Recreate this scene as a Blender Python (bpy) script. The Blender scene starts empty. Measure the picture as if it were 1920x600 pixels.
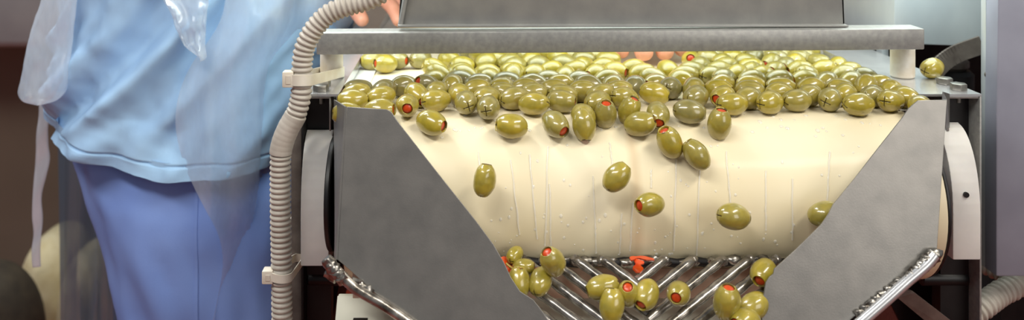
import bpy, bmesh, math, random
from mathutils import Vector, Matrix, noise, Quaternion
random.seed(11)
SC = bpy.context.scene
COL = SC.collection
PI = math.pi
# ------------------------------------------------------------------ camera model (used only to survey the place from the photo)
F, VX, VY, CY, CZ = 1667.0, 870.0, -218.0, -0.75, 1.09
def at(px, py, d):
    return Vector(((px - VX) * d / F, CY + d, CZ - (py - VY) * d / F))
def ray(px, py):
    return Vector((0, CY, CZ)), Vector(((px - VX) / F, 1.0, -(py - VY) / F))
def on_plane(px, py, p0, n):
    o, d = ray(px, py)
    t = (p0 - o).dot(n) / d.dot(n)
    return o + d * t
AY, AZ, R = -0.012, 0.834, 0.066           # head drum axis and radius over the belt
def on_drum(px, py, extra):
    o, d = ray(px, py)
    oy, oz, rr = o.y - AY, o.z - AZ, R + extra
    a = d.y ** 2 + d.z ** 2; b = 2 * (oy * d.y + oz * d.z); c = oy * oy + oz * oz - rr * rr
    q = b * b - 4 * a * c
    if q < 0: q = 0
    return o + d * ((-b - math.sqrt(q)) / (2 * a))
# ------------------------------------------------------------------ node materials
def lin(r, g, b):
    f = lambda c: (c / 255 / 12.92) if c / 255 <= 0.04045 else ((c / 255 + 0.055) / 1.055) ** 2.4
    return (f(r), f(g), f(b), 1.0)
def new_mat(name):
    m = bpy.data.materials.new(name); m.use_nodes = True
    nt = m.node_tree
    return m, nt, nt.nodes['Principled BSDF']
def noise_node(nt, scale, detail=4, stretch=(1, 1, 1), coord='Object'):
    tc = nt.nodes.new('ShaderNodeTexCoord'); mp = nt.nodes.new('ShaderNodeMapping')
    mp.inputs['Scale'].default_value = stretch
    nt.links.new(tc.outputs[coord], mp.inputs['Vector'])
    n = nt.nodes.new('ShaderNodeTexNoise'); n.inputs['Scale'].default_value = scale; n.inputs['Detail'].default_value = detail
    nt.links.new(mp.outputs['Vector'], n.inputs['Vector'])
    return n
def ramp(nt, src, c0, c1, p0=0.3, p1=0.7):
    r = nt.nodes.new('ShaderNodeValToRGB')
    r.color_ramp.elements[0].position = p0; r.color_ramp.elements[1].position = p1
    r.color_ramp.elements[0].color = c0; r.color_ramp.elements[1].color = c1
    nt.links.new(src, r.inputs['Fac'])
    return r
def bump(nt, bs, src, strength, dist=0.001):
    b = nt.nodes.new('ShaderNodeBump'); b.inputs['Strength'].default_value = strength; b.inputs['Distance'].default_value = dist
    nt.links.new(src, b.inputs['Height']); nt.links.new(b.outputs['Normal'], bs.inputs['Normal'])
def simple(name, c0, c1=None, rough=0.5, metal=0.0, scale=40, stretch=(1, 1, 1), bmp=0.0, coat=0.0, sub=0.0, bscale=None, detail=4):
    m, nt, bs = new_mat(name)
    bs.inputs['Roughness'].default_value = rough; bs.inputs['Metallic'].default_value = metal
    bs.inputs['Coat Weight'].default_value = coat; bs.inputs['Coat Roughness'].default_value = 0.08
    if sub:
        bs.inputs['Subsurface Weight'].default_value = sub; bs.inputs['Subsurface Radius'].default_value = (0.006, 0.004, 0.002)
        bs.inputs['Subsurface Scale'].default_value = 0.5
    n = noise_node(nt, scale, detail, stretch)
    r = ramp(nt, n.outputs['Fac'], c0, c1 or c0)
    nt.links.new(r.outputs['Color'], bs.inputs['Base Color'])
    if bmp:
        n2 = n if bscale is None else noise_node(nt, bscale, 3, stretch)
        bump(nt, bs, n2.outputs['Fac'], bmp)
    return m
M = {}
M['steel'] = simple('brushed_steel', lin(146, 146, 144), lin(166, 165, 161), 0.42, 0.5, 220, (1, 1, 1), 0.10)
M['guard'] = simple('matt_sheet_steel', lin(132, 130, 126), lin(146, 143, 138), 0.38, 0.7, 60, (1, 1, 1), 0.05, bscale=900)
M['hood'] = simple('grey_hood_steel', lin(142, 142, 140), lin(158, 157, 153), 0.45, 0.4, 50, (1, 1, 1), 0.05, bscale=900)
M['bright'] = simple('bright_steel', lin(205, 206, 208), lin(218, 219, 220), 0.25, 0.7, 90, (1, 1, 1), 0.06)
M['rod'] = simple('wet_rod_steel', lin(84, 77, 69), lin(182, 176, 168), 0.27, 0.8, 130, (1, 1, 1), 0.35, coat=0.6)
M['bolt'] = simple('bolt_steel', lin(128, 126, 120), lin(160, 156, 148), 0.35, 0.85, 200, bmp=0.1)
M['weld'] = simple('weld_metal', lin(70, 62, 54), lin(190, 186, 178), 0.3, 0.9, 180, bmp=0.6)
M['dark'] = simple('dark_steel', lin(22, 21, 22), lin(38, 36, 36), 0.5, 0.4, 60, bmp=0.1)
M['black'] = simple('black_rubber', lin(12, 12, 13), lin(24, 23, 23), 0.45, 0.0, 60)
M['leg'] = simple('brown_grey_steel', lin(96, 86, 80), lin(128, 118, 110), 0.5, 0.5, 60, bmp=0.1)
M['brown_plate'] = simple('brown_wet_plate', lin(182, 156, 134), lin(206, 184, 162), 0.4, 0.0, 30, coat=0.3)  # brown plate tone, mottled by noise
M['white'] = simple('white_nylon', lin(214, 212, 208), lin(228, 226, 220), 0.45, 0.0, 40, sub=0.1)
M['post'] = simple('aged_nylon', lin(200, 186, 164), lin(228, 224, 216), 0.5, 0.0, 60)
M['tie'] = simple('nylon_tie', lin(216, 206, 188), lin(232, 226, 212), 0.4, 0.0, 60, sub=0.1)
M['hose'] = simple('beige_conduit', lin(176, 168, 156), lin(196, 189, 178), 0.5, 0.0, 60, bmp=0.03)
M['tray'] = simple('pale_plastic_tray', lin(214, 212, 192), lin(226, 224, 206), 0.45, 0.0, 25)
M['cab'] = simple('cabinet_steel', lin(140, 142, 156), lin(150, 152, 166), 0.5, 0.2, 30, bmp=0.03, bscale=900)
M['panel'] = simple('housing_steel', lin(182, 190, 196), lin(206, 212, 214), 0.28, 0.35, 14, (1, 1, .5), 0.05)
M['pimento'] = simple('pimento', lin(176, 50, 10), lin(206, 72, 16), 0.35, 0.0, 300, coat=0.25, sub=0.2)
M['pepper'] = simple('pepper_flesh', lin(214, 58, 10), lin(235, 88, 20), 0.25, 0.0, 150, coat=0.6, bmp=0.2)
M['olive_cut'] = simple('olive_cut', lin(78, 66, 20), lin(100, 86, 30), 0.5, 0.0, 300)
M['skin'] = simple('skin', lin(206, 140, 114), lin(220, 156, 130), 0.5, 0.0, 60, sub=0.2)
M['hair'] = simple('brown_hair', lin(52, 36, 26), lin(78, 54, 38), 0.5, 0.0, 120)
M['eye'] = simple('eye_white', lin(230, 228, 224), None, 0.2)
M['shirt'] = simple('light_blue_cotton', lin(158, 194, 232), lin(170, 206, 240), 0.85, 0.0, 18, bmp=0.25, bscale=1400)
M['pants'] = simple('violet_blue_cotton', lin(126, 156, 226), lin(138, 168, 234), 0.85, 0.0, 14, bmp=0.25, bscale=1200)
M['shoe'] = simple('white_clog', lin(215, 214, 210), lin(225, 224, 220), 0.5, 0.0, 30)
M['sack'] = simple('beige_sackcloth', lin(206, 192, 150), lin(222, 212, 176), 0.8, 0.0, 30, bmp=0.3)
M['sack_dark'] = simple('dark_sackcloth', lin(46, 40, 30), lin(66, 58, 44), 0.8, 0.0, 30, bmp=0.3)
M['tank'] = simple('dull_tank_steel', lin(150, 150, 152), lin(164, 164, 164), 0.45, 0.3, 10)
M['wall'] = simple('brown_wall_paint', lin(128, 112, 96), lin(138, 122, 106), 0.7, 0.0, 3)
M['floor'] = simple('red_floor_paint', lin(128, 34, 12), lin(140, 42, 16), 0.45, 0.0, 4)
def lamp_mat():
    m, nt, bs = new_mat('lamp_tube'); bs.inputs['Emission Color'].default_value = (0.93, 1.0, 0.96, 1); bs.inputs['Emission Strength'].default_value = 5
    bs.inputs['Base Color'].default_value = (0.9, 0.9, 0.9, 1)
    return m
M['lamp'] = lamp_mat()
def film(name, col, alpha, rough=0.16):
    """thin plastic sheet: part of the light passes straight, part is scattered to both sides, with a gloss"""
    m = bpy.data.materials.new(name); m.use_nodes = True; nt = m.node_tree; nt.nodes.clear()
    N = nt.nodes.new; L = nt.links.new
    n = noise_node(nt, 30, 4, (1, 1, .35))
    r = N('ShaderNodeMapRange'); r.inputs['To Min'].default_value = alpha - .12; r.inputs['To Max'].default_value = alpha + .12
    r.inputs['From Min'].default_value = .3; r.inputs['From Max'].default_value = .7
    L(n.outputs['Fac'], r.inputs['Value'])
    bp = N('ShaderNodeBump'); bp.inputs['Strength'].default_value = .4; bp.inputs['Distance'].default_value = .002; L(n.outputs['Fac'], bp.inputs['Height'])
    df, tl, gl, tr = N('ShaderNodeBsdfDiffuse'), N('ShaderNodeBsdfTranslucent'), N('ShaderNodeBsdfGlossy'), N('ShaderNodeBsdfTransparent')
    for q in (df, tl): q.inputs['Color'].default_value = col; L(bp.outputs['Normal'], q.inputs['Normal'])
    gl.inputs['Roughness'].default_value = rough; L(bp.outputs['Normal'], gl.inputs['Normal'])
    m1, m2, m3 = N('ShaderNodeMixShader'), N('ShaderNodeMixShader'), N('ShaderNodeMixShader')
    m1.inputs['Fac'].default_value = .45; L(df.outputs[0], m1.inputs[1]); L(tl.outputs[0], m1.inputs[2])
    L(r.outputs['Result'], m2.inputs['Fac']); L(tr.outputs[0], m2.inputs[1]); L(m1.outputs[0], m2.inputs[2])
    m3.inputs['Fac'].default_value = .11; L(m2.outputs[0], m3.inputs[1]); L(gl.outputs[0], m3.inputs[2])
    out = N('ShaderNodeOutputMaterial'); L(m3.outputs[0], out.inputs['Surface'])
    return m
M['film'] = film('clear_plastic_film', lin(238, 246, 255), 0.44)
M['film_white'] = film('milky_plastic_film', lin(240, 242, 250), 0.55)
M['film_grey'] = film('film_on_dark', lin(104, 120, 138), 0.86, 0.4)  # clear film with the darkness behind it put into its colour
def olive_mat():
    m, nt, bs = new_mat('olive_skin')
    oi = nt.nodes.new('ShaderNodeObjectInfo')
    n = noise_node(nt, 160, 3)
    mx = nt.nodes.new('ShaderNodeMix'); mx.data_type = 'RGBA'; mx.blend_type = 'MULTIPLY'
    mx.inputs['Factor'].default_value = 1.0
    r = ramp(nt, n.outputs['Fac'], (0.78, 0.80, 0.80, 1), (1.1, 1.08, 1.0, 1), .3, .7)
    nt.links.new(oi.outputs['Color'], mx.inputs['A']); nt.links.new(r.outputs['Color'], mx.inputs['B'])
    nt.links.new(mx.outputs['Result'], bs.inputs['Base Color'])
    bs.inputs['Roughness'].default_value = 0.30
    bs.inputs['Coat Weight'].default_value = 1.0; bs.inputs['Coat Roughness'].default_value = 0.09
    bs.inputs['Subsurface Weight'].default_value = 0.15; bs.inputs['Subsurface Radius'].default_value = (0.004, 0.003, 0.001); bs.inputs['Subsurface Scale'].default_value = 0.6
    n2 = noise_node(nt, 420, 2)
    bump(nt, bs, n2.outputs['Fac'], 0.10, 0.0006)
    return m
M['olive'] = olive_mat()
def belt_mat():
    m, nt, bs = new_mat('cream_belt')
    tc = nt.nodes.new('ShaderNodeTexCoord'); sp = nt.nodes.new('ShaderNodeSeparateXYZ')
    nt.links.new(tc.outputs['Object'], sp.inputs['Vector'])
    n = noise_node(nt, 9, 4)
    r = ramp(nt, n.outputs['Fac'], lin(228, 214, 178), lin(236, 225, 194), .35, .65)
    # brownish splice running along the belt at x = 0.133
    s = nt.nodes.new('ShaderNodeMath'); s.operation = 'SUBTRACT'; s.inputs[1].default_value = SEAM
    ab = nt.nodes.new('ShaderNodeMath'); ab.operation = 'ABSOLUTE'
    mr = nt.nodes.new('ShaderNodeMapRange'); mr.inputs['From Min'].default_value = 0.0008; mr.inputs['From Max'].default_value = 0.006
    mr.inputs['To Min'].default_value = 0.45; mr.inputs['To Max'].default_value = 0.0
    nt.links.new(sp.outputs['X'], s.inputs[0]); nt.links.new(s.outputs[0], ab.inputs[0]); nt.links.new(ab.outputs[0], mr.inputs['Value'])
    mx = nt.nodes.new('ShaderNodeMix'); mx.data_type = 'RGBA'; mx.inputs['B'].default_value = lin(196, 166, 124)
    nt.links.new(mr.outputs['Result'], mx.inputs['Factor']); nt.links.new(r.outputs['Color'], mx.inputs['A'])
    nt.links.new(mx.outputs['Result'], bs.inputs['Base Color'])
    bs.inputs['Roughness'].default_value = 0.55; bs.inputs['Coat Weight'].default_value = 0.12; bs.inputs['Coat Roughness'].default_value = 0.15
    n2 = noise_node(nt, 60, 3); bump(nt, bs, n2.outputs['Fac'], 0.08, 0.001)
    return m
SEAM = -0.0085
M['belt'] = belt_mat()
def water_mat():
    m, nt, bs = new_mat('water_film')
    bs.inputs['Base Color'].default_value = (0.96, 0.96, 0.92, 1); bs.inputs['Roughness'].default_value = 0.05
    bs.inputs['Alpha'].default_value = 0.42; bs.inputs['IOR'].default_value = 1.33; bs.inputs['Coat Weight'].default_value = 1.0; bs.inputs['Coat Roughness'].default_value = 0.03
    return m
M['water'] = water_mat()
# ------------------------------------------------------------------ mesh helpers
def base(p):
    v = Vector((0, 0, 0))
    while p is not None:
        v += p.location; p = p.parent
    return v
def obj(name, bm, mat, parent=None, smooth=None, origin=None, **props):
    me = bpy.data.meshes.new(name)
    bm.normal_update()
    o = bpy.data.objects.new(name, me)
    off = base(parent)
    if origin is not None:
        o.location = origin - off; off = Vector(origin)
    bmesh.ops.translate(bm, verts=bm.verts, vec=-off)
    bm.to_mesh(me); bm.free()
    for m in (mat if isinstance(mat, (list, tuple)) else [mat]): me.materials.append(m)
    if smooth:
        for p in me.polygons: p.use_smooth = True
        me.set_sharp_from_angle(angle=math.radians(smooth))
    COL.objects.link(o)
    if parent is not None: o.parent = parent
    for k, v in props.items(): o[k] = v
    return o
def thing(name, label, cat, loc, group=None):
    o = bpy.data.objects.new(name, None); o.location = loc; o.empty_display_size = 0.02
    COL.objects.link(o); o['label'] = label; o['category'] = cat
    if group: o['group'] = group
    return o
def add_box(bm, lo, hi, bev=0.0, seg=2):
    vs = [bm.verts.new((x, y, z)) for z in (lo[2], hi[2]) for y in (lo[1], hi[1]) for x in (lo[0], hi[0])]
    fs = [(0, 2, 3, 1), (4, 5, 7, 6), (0, 1, 5, 4), (2, 6, 7, 3), (0, 4, 6, 2), (1, 3, 7, 5)]
    faces = [bm.faces.new([vs[i] for i in f]) for f in fs]
    if bev:
        es = list({e for f in faces for e in f.edges})
        bmesh.ops.bevel(bm, geom=es, offset=bev, segments=seg, affect='EDGES', profile=0.5)
def add_prism(bm, pts, depth, bev=0.0):
    """solid between the polygon pts (list of Vector) and the same polygon moved by depth"""
    a = [bm.verts.new(p) for p in pts]; b = [bm.verts.new(p + depth) for p in pts]
    n = len(pts)
    fs = [bm.faces.new(a), bm.faces.new(list(reversed(b)))]
    for i in range(n):
        fs.append(bm.faces.new((a[i], b[i], b[(i + 1) % n], a[(i + 1) % n])))
    bmesh.ops.recalc_face_normals(bm, faces=fs)
    if bev:
        bmesh.ops.bevel(bm, geom=list({e for f in fs for e in f.edges}), offset=bev, segments=2, affect='EDGES', profile=0.5)
def frames(path):
    out = []; n = len(path); up = None
    for i in range(n):
        t = (path[min(i + 1, n - 1)] - path[max(i - 1, 0)]).normalized()
        if up is None:
            up = Vector((0, 0, 1)) if abs(t.z) < .9 else Vector((0, 1, 0))
            u = t.cross(up).normalized()
        else:
            u = (u - t * u.dot(t)).normalized()
        out.append((path[i], t, u, t.cross(u)))
    return out
def add_tube(bm, path, rad, seg=12, cap=True):
    rings = []
    for i, (p, t, u, w) in enumerate(frames(path)):
        r = rad(i) if callable(rad) else rad
        rings.append([bm.verts.new(p + (u * math.cos(a) + w * math.sin(a)) * r) for a in (2 * PI * k / seg for k in range(seg))])
    for a, b in zip(rings, rings[1:]):
        for k in range(seg):
            bm.faces.new((a[k], a[(k + 1) % seg], b[(k + 1) % seg], b[k]))
    if cap:
        bm.faces.new(list(reversed(rings[0]))); bm.faces.new(rings[-1])
    return rings
def spline(pts, n):
    """Catmull-Rom through pts"""
    P = [pts[0] * 2 - pts[1]] + list(pts) + [pts[-1] * 2 - pts[-2]]
    out = []
    for i in range(1, len(P) - 2):
        for k in range(n):
            t = k / n
            a, b, c, d = P[i - 1], P[i], P[i + 1], P[i + 2]
            out.append(0.5 * ((2 * b) + (c - a) * t + (2 * a - 5 * b + 4 * c - d) * t * t + (3 * b - a - 3 * c + d) * t ** 3))
    out.append(pts[-1]); return out
def resample(path, step):
    out = [path[0]]; acc = 0.0
    for a, b in zip(path, path[1:]):
        L = (b - a).length; pos = 0.0
        while acc + (L - pos) >= step:
            pos += step - acc; acc = 0.0
            out.append(a.lerp(b, pos / L))
        acc += L - pos
    return out
def add_cyl(bm, a, b, r, seg=24, bev=0.0):
    a, b = Vector(a), Vector(b); t = (b - a).normalized()
    if bev:
        add_tube_r(bm, [a, a + t * bev, b - t * bev, b], [r - bev, r, r, r - bev], seg)
    else:
        add_tube(bm, [a, b], r, seg)
def add_tube_r(bm, path, rads, seg=12):
    add_tube(bm, path, lambda i: rads[i], seg)
def add_hex(bm, c, r, h, rot=0.3):
    a = [Vector((c[0] + r * math.cos(rot + k * PI / 3), c[1] + r * math.sin(rot + k * PI / 3), c[2])) for k in range(6)]
    add_prism(bm, a, Vector((0, 0, h)), r * 0.08)
def add_blob(bm, c, r, sx=(1, 1, 1), amp=0.25, fr=300.0, sub=2, rot=None):
    g = bmesh.ops.create_icosphere(bm, subdivisions=sub, radius=1.0)
    for v in g['verts']:
        k = 1 + amp * noise.noise(Vector(v.co) * 1.7 + Vector(c) * fr)
        q = Vector((v.co.x * sx[0], v.co.y * sx[1], v.co.z * sx[2])) * r * k
        if rot is not None: q = rot @ q
        v.co = q + Vector(c)
def loft(bm, secs, seg=48, exp=2.0, disp=None, cap=True):
    rings = []
    for (z, cx, cy, rx, ry) in secs:
        ring = []
        for k in range(seg):
            a = 2 * PI * k / seg
            ca, sa = math.cos(a), math.sin(a)
            x = math.copysign(abs(ca) ** (2 / exp), ca); y = math.copysign(abs(sa) ** (2 / exp), sa)
            n = Vector((ca / max(rx, 1e-4), sa / max(ry, 1e-4), 0)).normalized()
            p = Vector((cx + rx * x, cy + ry * y, z))
            if disp: p += n * disp(a, z, p)
            ring.append(bm.verts.new(p))
        rings.append(ring)
    for a, b in zip(rings, rings[1:]):
        for k in range(seg):
            bm.faces.new((a[k], a[(k + 1) % seg], b[(k + 1) % seg], b[k]))
    if cap:
        bm.faces.new(list(reversed(rings[0]))); bm.faces.new(rings[-1])
    return rings
def interp(secs, n):
    """smooth resampling of loft sections"""
    v = [Vector(s) if False else s for s in secs]
    out = []
    for i in range(len(v) - 1):
        p0 = v[max(i - 1, 0)]; p1 = v[i]; p2 = v[i + 1]; p3 = v[min(i + 2, len(v) - 1)]
        for k in range(n):
            t = k / n
            out.append(tuple(0.5 * (2 * b + (c - a) * t + (2 * a - 5 * b + 4 * c - d) * t * t + (3 * b - a - 3 * c + d) * t ** 3) for a, b, c, d in zip(p0, p1, p2, p3)))
    out.append(v[-1]); return out
OL = [
(-0.0928,0.0297,0.9096,-0.96,-0.29,0.0,0.9), (-0.092,0.0108,0.9099,0.94,0.31,0.1,0.3), (-0.0928,-0.0111,0.9096,-0.98,-0.22,0.0,0.2), (-0.0704,0.0009,0.9099,0.84,0.53,0.11,0.2),
(-0.0928,-0.039,0.9052,-0.97,-0.22,0.11,0.3), (-0.0679,-0.0328,0.9072,0.97,-0.22,0.11,0.3), (-0.07,0.0232,0.9099,0.65,0.75,0.11,0.9), (-0.0928,0.1548,0.9095,-0.98,-0.2,0.0,0.3),
(-0.0788,0.1406,0.9099,-0.84,-0.53,0.11,0.2), (-0.0688,0.1604,0.9096,0.89,-0.45,0.0,0.8), (-0.0449,0.165,0.9095,0.76,0.65,0.0,0.8), (-0.0153,0.1613,0.9096,0.76,-0.65,0.0,0.1),  # the two grey-green ones carry backlit shade in their hue
(-0.0284,0.1117,0.9108,-0.93,-0.12,0.35,0.2), (-0.0543,0.0432,0.9096,0.76,0.65,0.0,0.8), (-0.0405,0.0067,0.9104,0.51,-0.82,-0.26,0.2), (-0.0466,-0.0233,0.9091,0.1,-1.0,0.0,0.3),
(-0.0328,0.0395,0.911,-0.71,-0.57,0.42,1.0), (-0.0234,0.0854,0.9107,-0.91,0.23,0.34,0.3), (-0.0295,0.0618,0.9102,0.83,0.52,0.21,0.3), (-0.0106,0.0415,0.9103,0.44,0.87,0.22,0.4),
(-0.0046,0.0633,0.9099,0.99,-0.11,0.11,1.0), (-0.0024,0.1328,0.9096,0.95,0.32,0.0,0.1), (0.0211,0.1417,0.9103,0.69,0.69,0.23,0.3), (-0.0033,0.1,0.9096,0.95,0.32,0.0,0.2),
(0.0012,0.0812,0.9108,0.94,-0.0,-0.35,0.2), (-0.0234,0.0195,0.9099,0.53,0.84,0.11,0.5), (-0.0235,-0.0093,0.9096,0.85,0.53,0.0,0.2), (-0.0258,-0.0473,0.9013,0.86,-0.5,-0.1,0.1),
(-0.0043,0.0101,0.9099,0.31,-0.94,-0.1,0.2), (0.0013,-0.0163,0.9094,-0.2,0.98,0.05,0.6), (0.0199,-0.0284,0.9084,0.2,0.98,0.0,0.7), (0.0233,0.0762,0.9099,-0.58,-0.81,0.12,0.3),
(0.0218,0.0969,0.9095,0.98,0.22,0.0,0.1), (0.0126,0.048,0.9103,0.97,0.11,0.22,1.0), (0.011,0.0278,0.9099,0.89,0.44,0.11,0.3), (0.0192,0.0003,0.9095,0.76,0.65,0.0,0.4),
(0.0374,-0.0508,0.8993,-0.99,-0.1,0.08,0.1), (0.0449,0.1443,0.9103,0.87,0.44,0.22,0.5), (0.0497,0.1261,0.9099,0.84,0.53,0.11,0.6), (0.0681,0.1524,0.9103,-0.57,-0.79,-0.23,0.1),
(0.074,0.1333,0.9096,0.89,0.45,0.0,0.7), (0.0465,0.1039,0.9096,0.98,0.22,0.0,0.1), (0.0455,0.0825,0.9108,-0.46,-0.81,-0.35,0.05), (0.0668,0.0941,0.9095,0.65,0.76,0.0,0.2),
(0.0846,0.1125,0.9096,-0.78,-0.62,0.0,0.0), (0.0999,0.1428,0.9096,0.98,0.22,0.0,0.7), (0.1185,0.1334,0.9095,0.53,0.85,0.0,0.3), (0.1053,0.1034,0.9108,0.94,-0.0,0.35,0.2),
(0.0951,0.0826,0.9099,0.53,0.84,0.11,0.1), (0.0387,0.0612,0.9096,1.0,-0.0,0.0,1.0), (0.0617,0.0514,0.9095,0.99,-0.11,0.0,0.9), (0.0781,0.066,0.9096,0.98,-0.22,0.0,0.7),
(0.0331,0.0401,0.9095,-0.65,-0.76,0.0,0.4), (0.0534,0.0322,0.9099,0.97,0.22,0.11,0.5), (0.0422,-0.0028,0.9099,0.89,0.44,0.11,0.5), (0.0338,0.0175,0.9096,0.92,-0.39,0.0,0.5),
(0.0575,-0.0207,0.9095,-0.93,0.35,-0.12,0.2), (0.0593,0.0136,0.9096,0.99,-0.11,0.0,0.5), (0.0783,0.0284,0.9099,0.99,-0.0,0.11,0.5), (0.0874,0.048,0.9099,0.93,0.35,-0.12,0.4),
(0.0845,0.0091,0.9099,0.99,-0.11,-0.11,0.5), (0.0808,-0.0126,0.9096,0.95,-0.32,0.0,0.5), (0.0722,-0.0487,0.9004,0.51,-0.81,-0.3,0.6), (0.0949,-0.0416,0.9045,0.0,-0.99,-0.1,0.3),
(0.1067,0.063,0.9096,0.95,-0.32,0.0,0.8), (0.103,0.0232,0.9099,0.99,-0.0,0.12,0.4), (0.1635,0.0133,0.9101,0.95,-0.24,-0.18,0.05), (0.1734,0.0512,0.9096,-0.85,-0.53,0.0,0.5),
(0.1516,0.0391,0.9102,0.52,0.83,0.21,1.0), (0.1344,0.047,0.9096,0.65,0.76,0.0,0.6), (0.1344,0.0225,0.9099,0.99,-0.11,0.11,0.4), (0.1345,-0.0053,0.9104,0.89,0.38,-0.25,0.3),
(0.1161,0.0067,0.9103,0.94,0.24,0.24,0.4), (0.1101,-0.0164,0.9096,0.75,0.65,0.11,0.4), (0.1112,0.0418,0.9102,0.83,-0.52,-0.21,0.9), (0.1314,0.0671,0.9101,0.95,0.24,0.18,0.4),
(0.1455,0.1053,0.9096,0.78,-0.62,0.0,0.0), (0.1377,0.1251,0.9096,0.98,0.22,0.0,0.3), (0.1256,0.0936,0.9095,-0.8,-0.6,0.0,0.1), (0.1688,0.0932,0.9104,0.97,-0.0,0.24,0.2),
(0.1648,0.1171,0.9099,0.94,0.31,0.1,0.2), (0.1755,0.0733,0.9103,0.87,-0.44,-0.22,0.3), (0.1822,0.0333,0.9102,0.52,0.83,-0.21,1.0), (0.2011,0.0302,0.9103,0.34,0.91,0.23,0.5),
(0.1962,0.0022,0.9099,0.75,0.65,0.11,0.7), (0.2194,0.0044,0.9097,-0.65,-0.75,-0.05,0.15), (0.1815,-0.0339,0.9066,0.99,-0.05,-0.1,0.8), (0.1551,-0.0377,0.905,-0.1,-0.93,-0.36,0.5),
(0.22,-0.0198,0.9092,0.98,0.2,0.0,0.15), (0.2527,-0.016,0.9095,0.85,0.53,0.0,0.15), (0.2772,-0.0089,0.9097,0.95,0.32,0.05,0.5), (0.2398,-0.0017,0.9096,-0.81,-0.58,0.0,0.4),
(0.2489,0.0245,0.9096,0.98,-0.22,0.0,0.5), (0.2809,0.039,0.9096,0.99,-0.11,0.0,0.4), (0.2717,0.0157,0.9096,0.94,0.35,0.0,0.3), (0.295,0.0089,0.9096,0.76,0.65,0.0,0.5),
(0.3063,-0.0063,0.9095,0.65,0.76,0.0,0.5), (0.3052,0.0336,0.9099,0.93,0.35,0.12,0.3), (0.3235,-0.0205,0.9091,0.99,0.15,0.0,0.2), (0.3266,0.012,0.9095,0.76,0.65,0.0,0.2),
(0.3538,0.0326,0.9112,-0.57,-0.68,-0.46,0.3), (0.3474,0.0058,0.9096,0.81,0.58,0.0,0.7), (0.3545,-0.0118,0.9099,0.75,0.65,-0.11,0.2), (0.3303,0.0333,0.9096,0.98,0.22,0.0,0.4),
(0.3516,0.0582,0.9103,0.79,0.57,0.23,0.4), (0.3276,0.0528,0.9103,0.79,0.57,0.23,0.5), (0.3718,0.0729,0.9107,0.91,0.23,-0.34,0.9), (0.3576,0.0875,0.9099,0.93,0.35,0.12,0.5),
(0.3718,0.1068,0.9096,0.94,0.35,0.0,0.3), (0.3718,0.0473,0.9096,0.97,-0.24,0.0,0.2), (0.3718,0.0249,0.91,0.76,0.64,0.13,0.2), (0.3718,0.0013,0.9096,0.58,-0.81,0.0,0.2),
(0.3718,-0.026,0.9088,0.35,0.94,0.0,0.15), (0.2311,0.157,0.9106,-0.21,-0.93,0.31,0.1), (0.3037,0.177,0.9096,0.65,0.76,0.0,1.0), (0.223,0.0276,0.9096,0.74,-0.68,0.02,0.13),
(0.2317,0.0481,0.9097,-0.89,-0.46,-0.04,0.29), (0.2564,0.0458,0.9096,1.0,-0.07,-0.01,0.31), (0.1988,0.0657,0.9097,0.54,-0.84,0.04,0.0), (0.2401,0.0698,0.9102,0.85,0.5,-0.18,0.62),
(0.2635,0.0638,0.9099,-0.99,0.05,-0.12,0.59), (0.2886,0.0652,0.91,-0.93,0.33,-0.15,0.63), (0.3137,0.0672,0.9096,-0.99,-0.11,-0.04,0.23), (0.2076,0.0861,0.9098,0.99,0.11,0.08,0.43),
(0.2324,0.0869,0.9096,0.81,0.58,-0.02,0.47), (0.258,0.0886,0.9101,0.81,0.56,0.18,0.08), (0.2813,0.0854,0.9101,-0.82,-0.54,0.18,0.1), (0.3228,0.0876,0.9104,0.82,0.52,-0.25,0.41),
(0.197,0.1064,0.9103,0.43,-0.87,-0.23,0.0), (0.2201,0.1074,0.9099,0.99,0.12,-0.11,0.6), (0.2459,0.1063,0.9098,0.99,0.07,0.1,0.47), (0.2773,0.1057,0.9096,0.76,0.65,-0.02,0.35),
(0.3006,0.1092,0.9098,-0.62,-0.78,0.09,0.43), (0.3241,0.1075,0.91,-0.99,-0.07,-0.13,0.29), (0.3489,0.1133,0.9101,0.94,0.28,0.18,0.23), (0.2329,0.1271,0.9097,-0.83,-0.55,0.07,0.69),
(0.2572,0.1251,0.9099,-0.97,-0.2,-0.12,0.45), (0.2828,0.1263,0.9096,1.0,-0.01,0.04,0.08), (0.3182,0.128,0.9097,-0.59,-0.8,0.07,0.78), (0.3696,0.1276,0.9099,0.61,0.79,-0.11,0.16),
(0.2609,0.1465,0.9097,0.77,0.63,-0.06,0.46), (0.2852,0.1449,0.9101,0.98,-0.09,-0.17,0.52), (0.31,0.1459,0.9098,-0.79,-0.6,-0.09,0.39), (0.3348,0.1472,0.91,0.78,0.61,-0.14,0.15),
(0.3581,0.1476,0.9098,0.58,-0.81,0.07,0.65), (0.0366,0.1617,0.9099,0.77,0.63,-0.12,0.24), (0.0977,0.1638,0.9099,-0.82,0.57,0.11,0.01), (0.1223,0.1611,0.9097,-0.9,0.42,-0.06,0.68),
(0.1476,0.1606,0.9098,1.0,-0.02,0.07,0.32), (0.2516,0.1666,0.9096,0.88,-0.47,-0.01,0.59), (0.2768,0.1646,0.9097,0.95,-0.3,0.05,0.17), (0.3211,0.1642,0.9103,0.89,-0.41,-0.22,0.76),
(0.3457,0.1676,0.9096,1.0,0.08,0.01,0.77), (0.0176,0.1866,0.9101,-0.87,0.47,-0.18,0.14), (0.0426,0.185,0.9103,0.97,-0.12,-0.22,0.26), (0.067,0.1785,0.9095,1.0,0.05,-0.01,0.34),
(0.0871,0.1919,0.9096,1.0,0.02,-0.01,0.22), (0.1102,0.1817,0.9095,0.89,-0.46,-0.01,0.41), (0.135,0.1797,0.9097,0.91,-0.41,-0.07,0.4), (0.2601,0.1832,0.9097,0.9,-0.42,-0.07,0.37),
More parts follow.
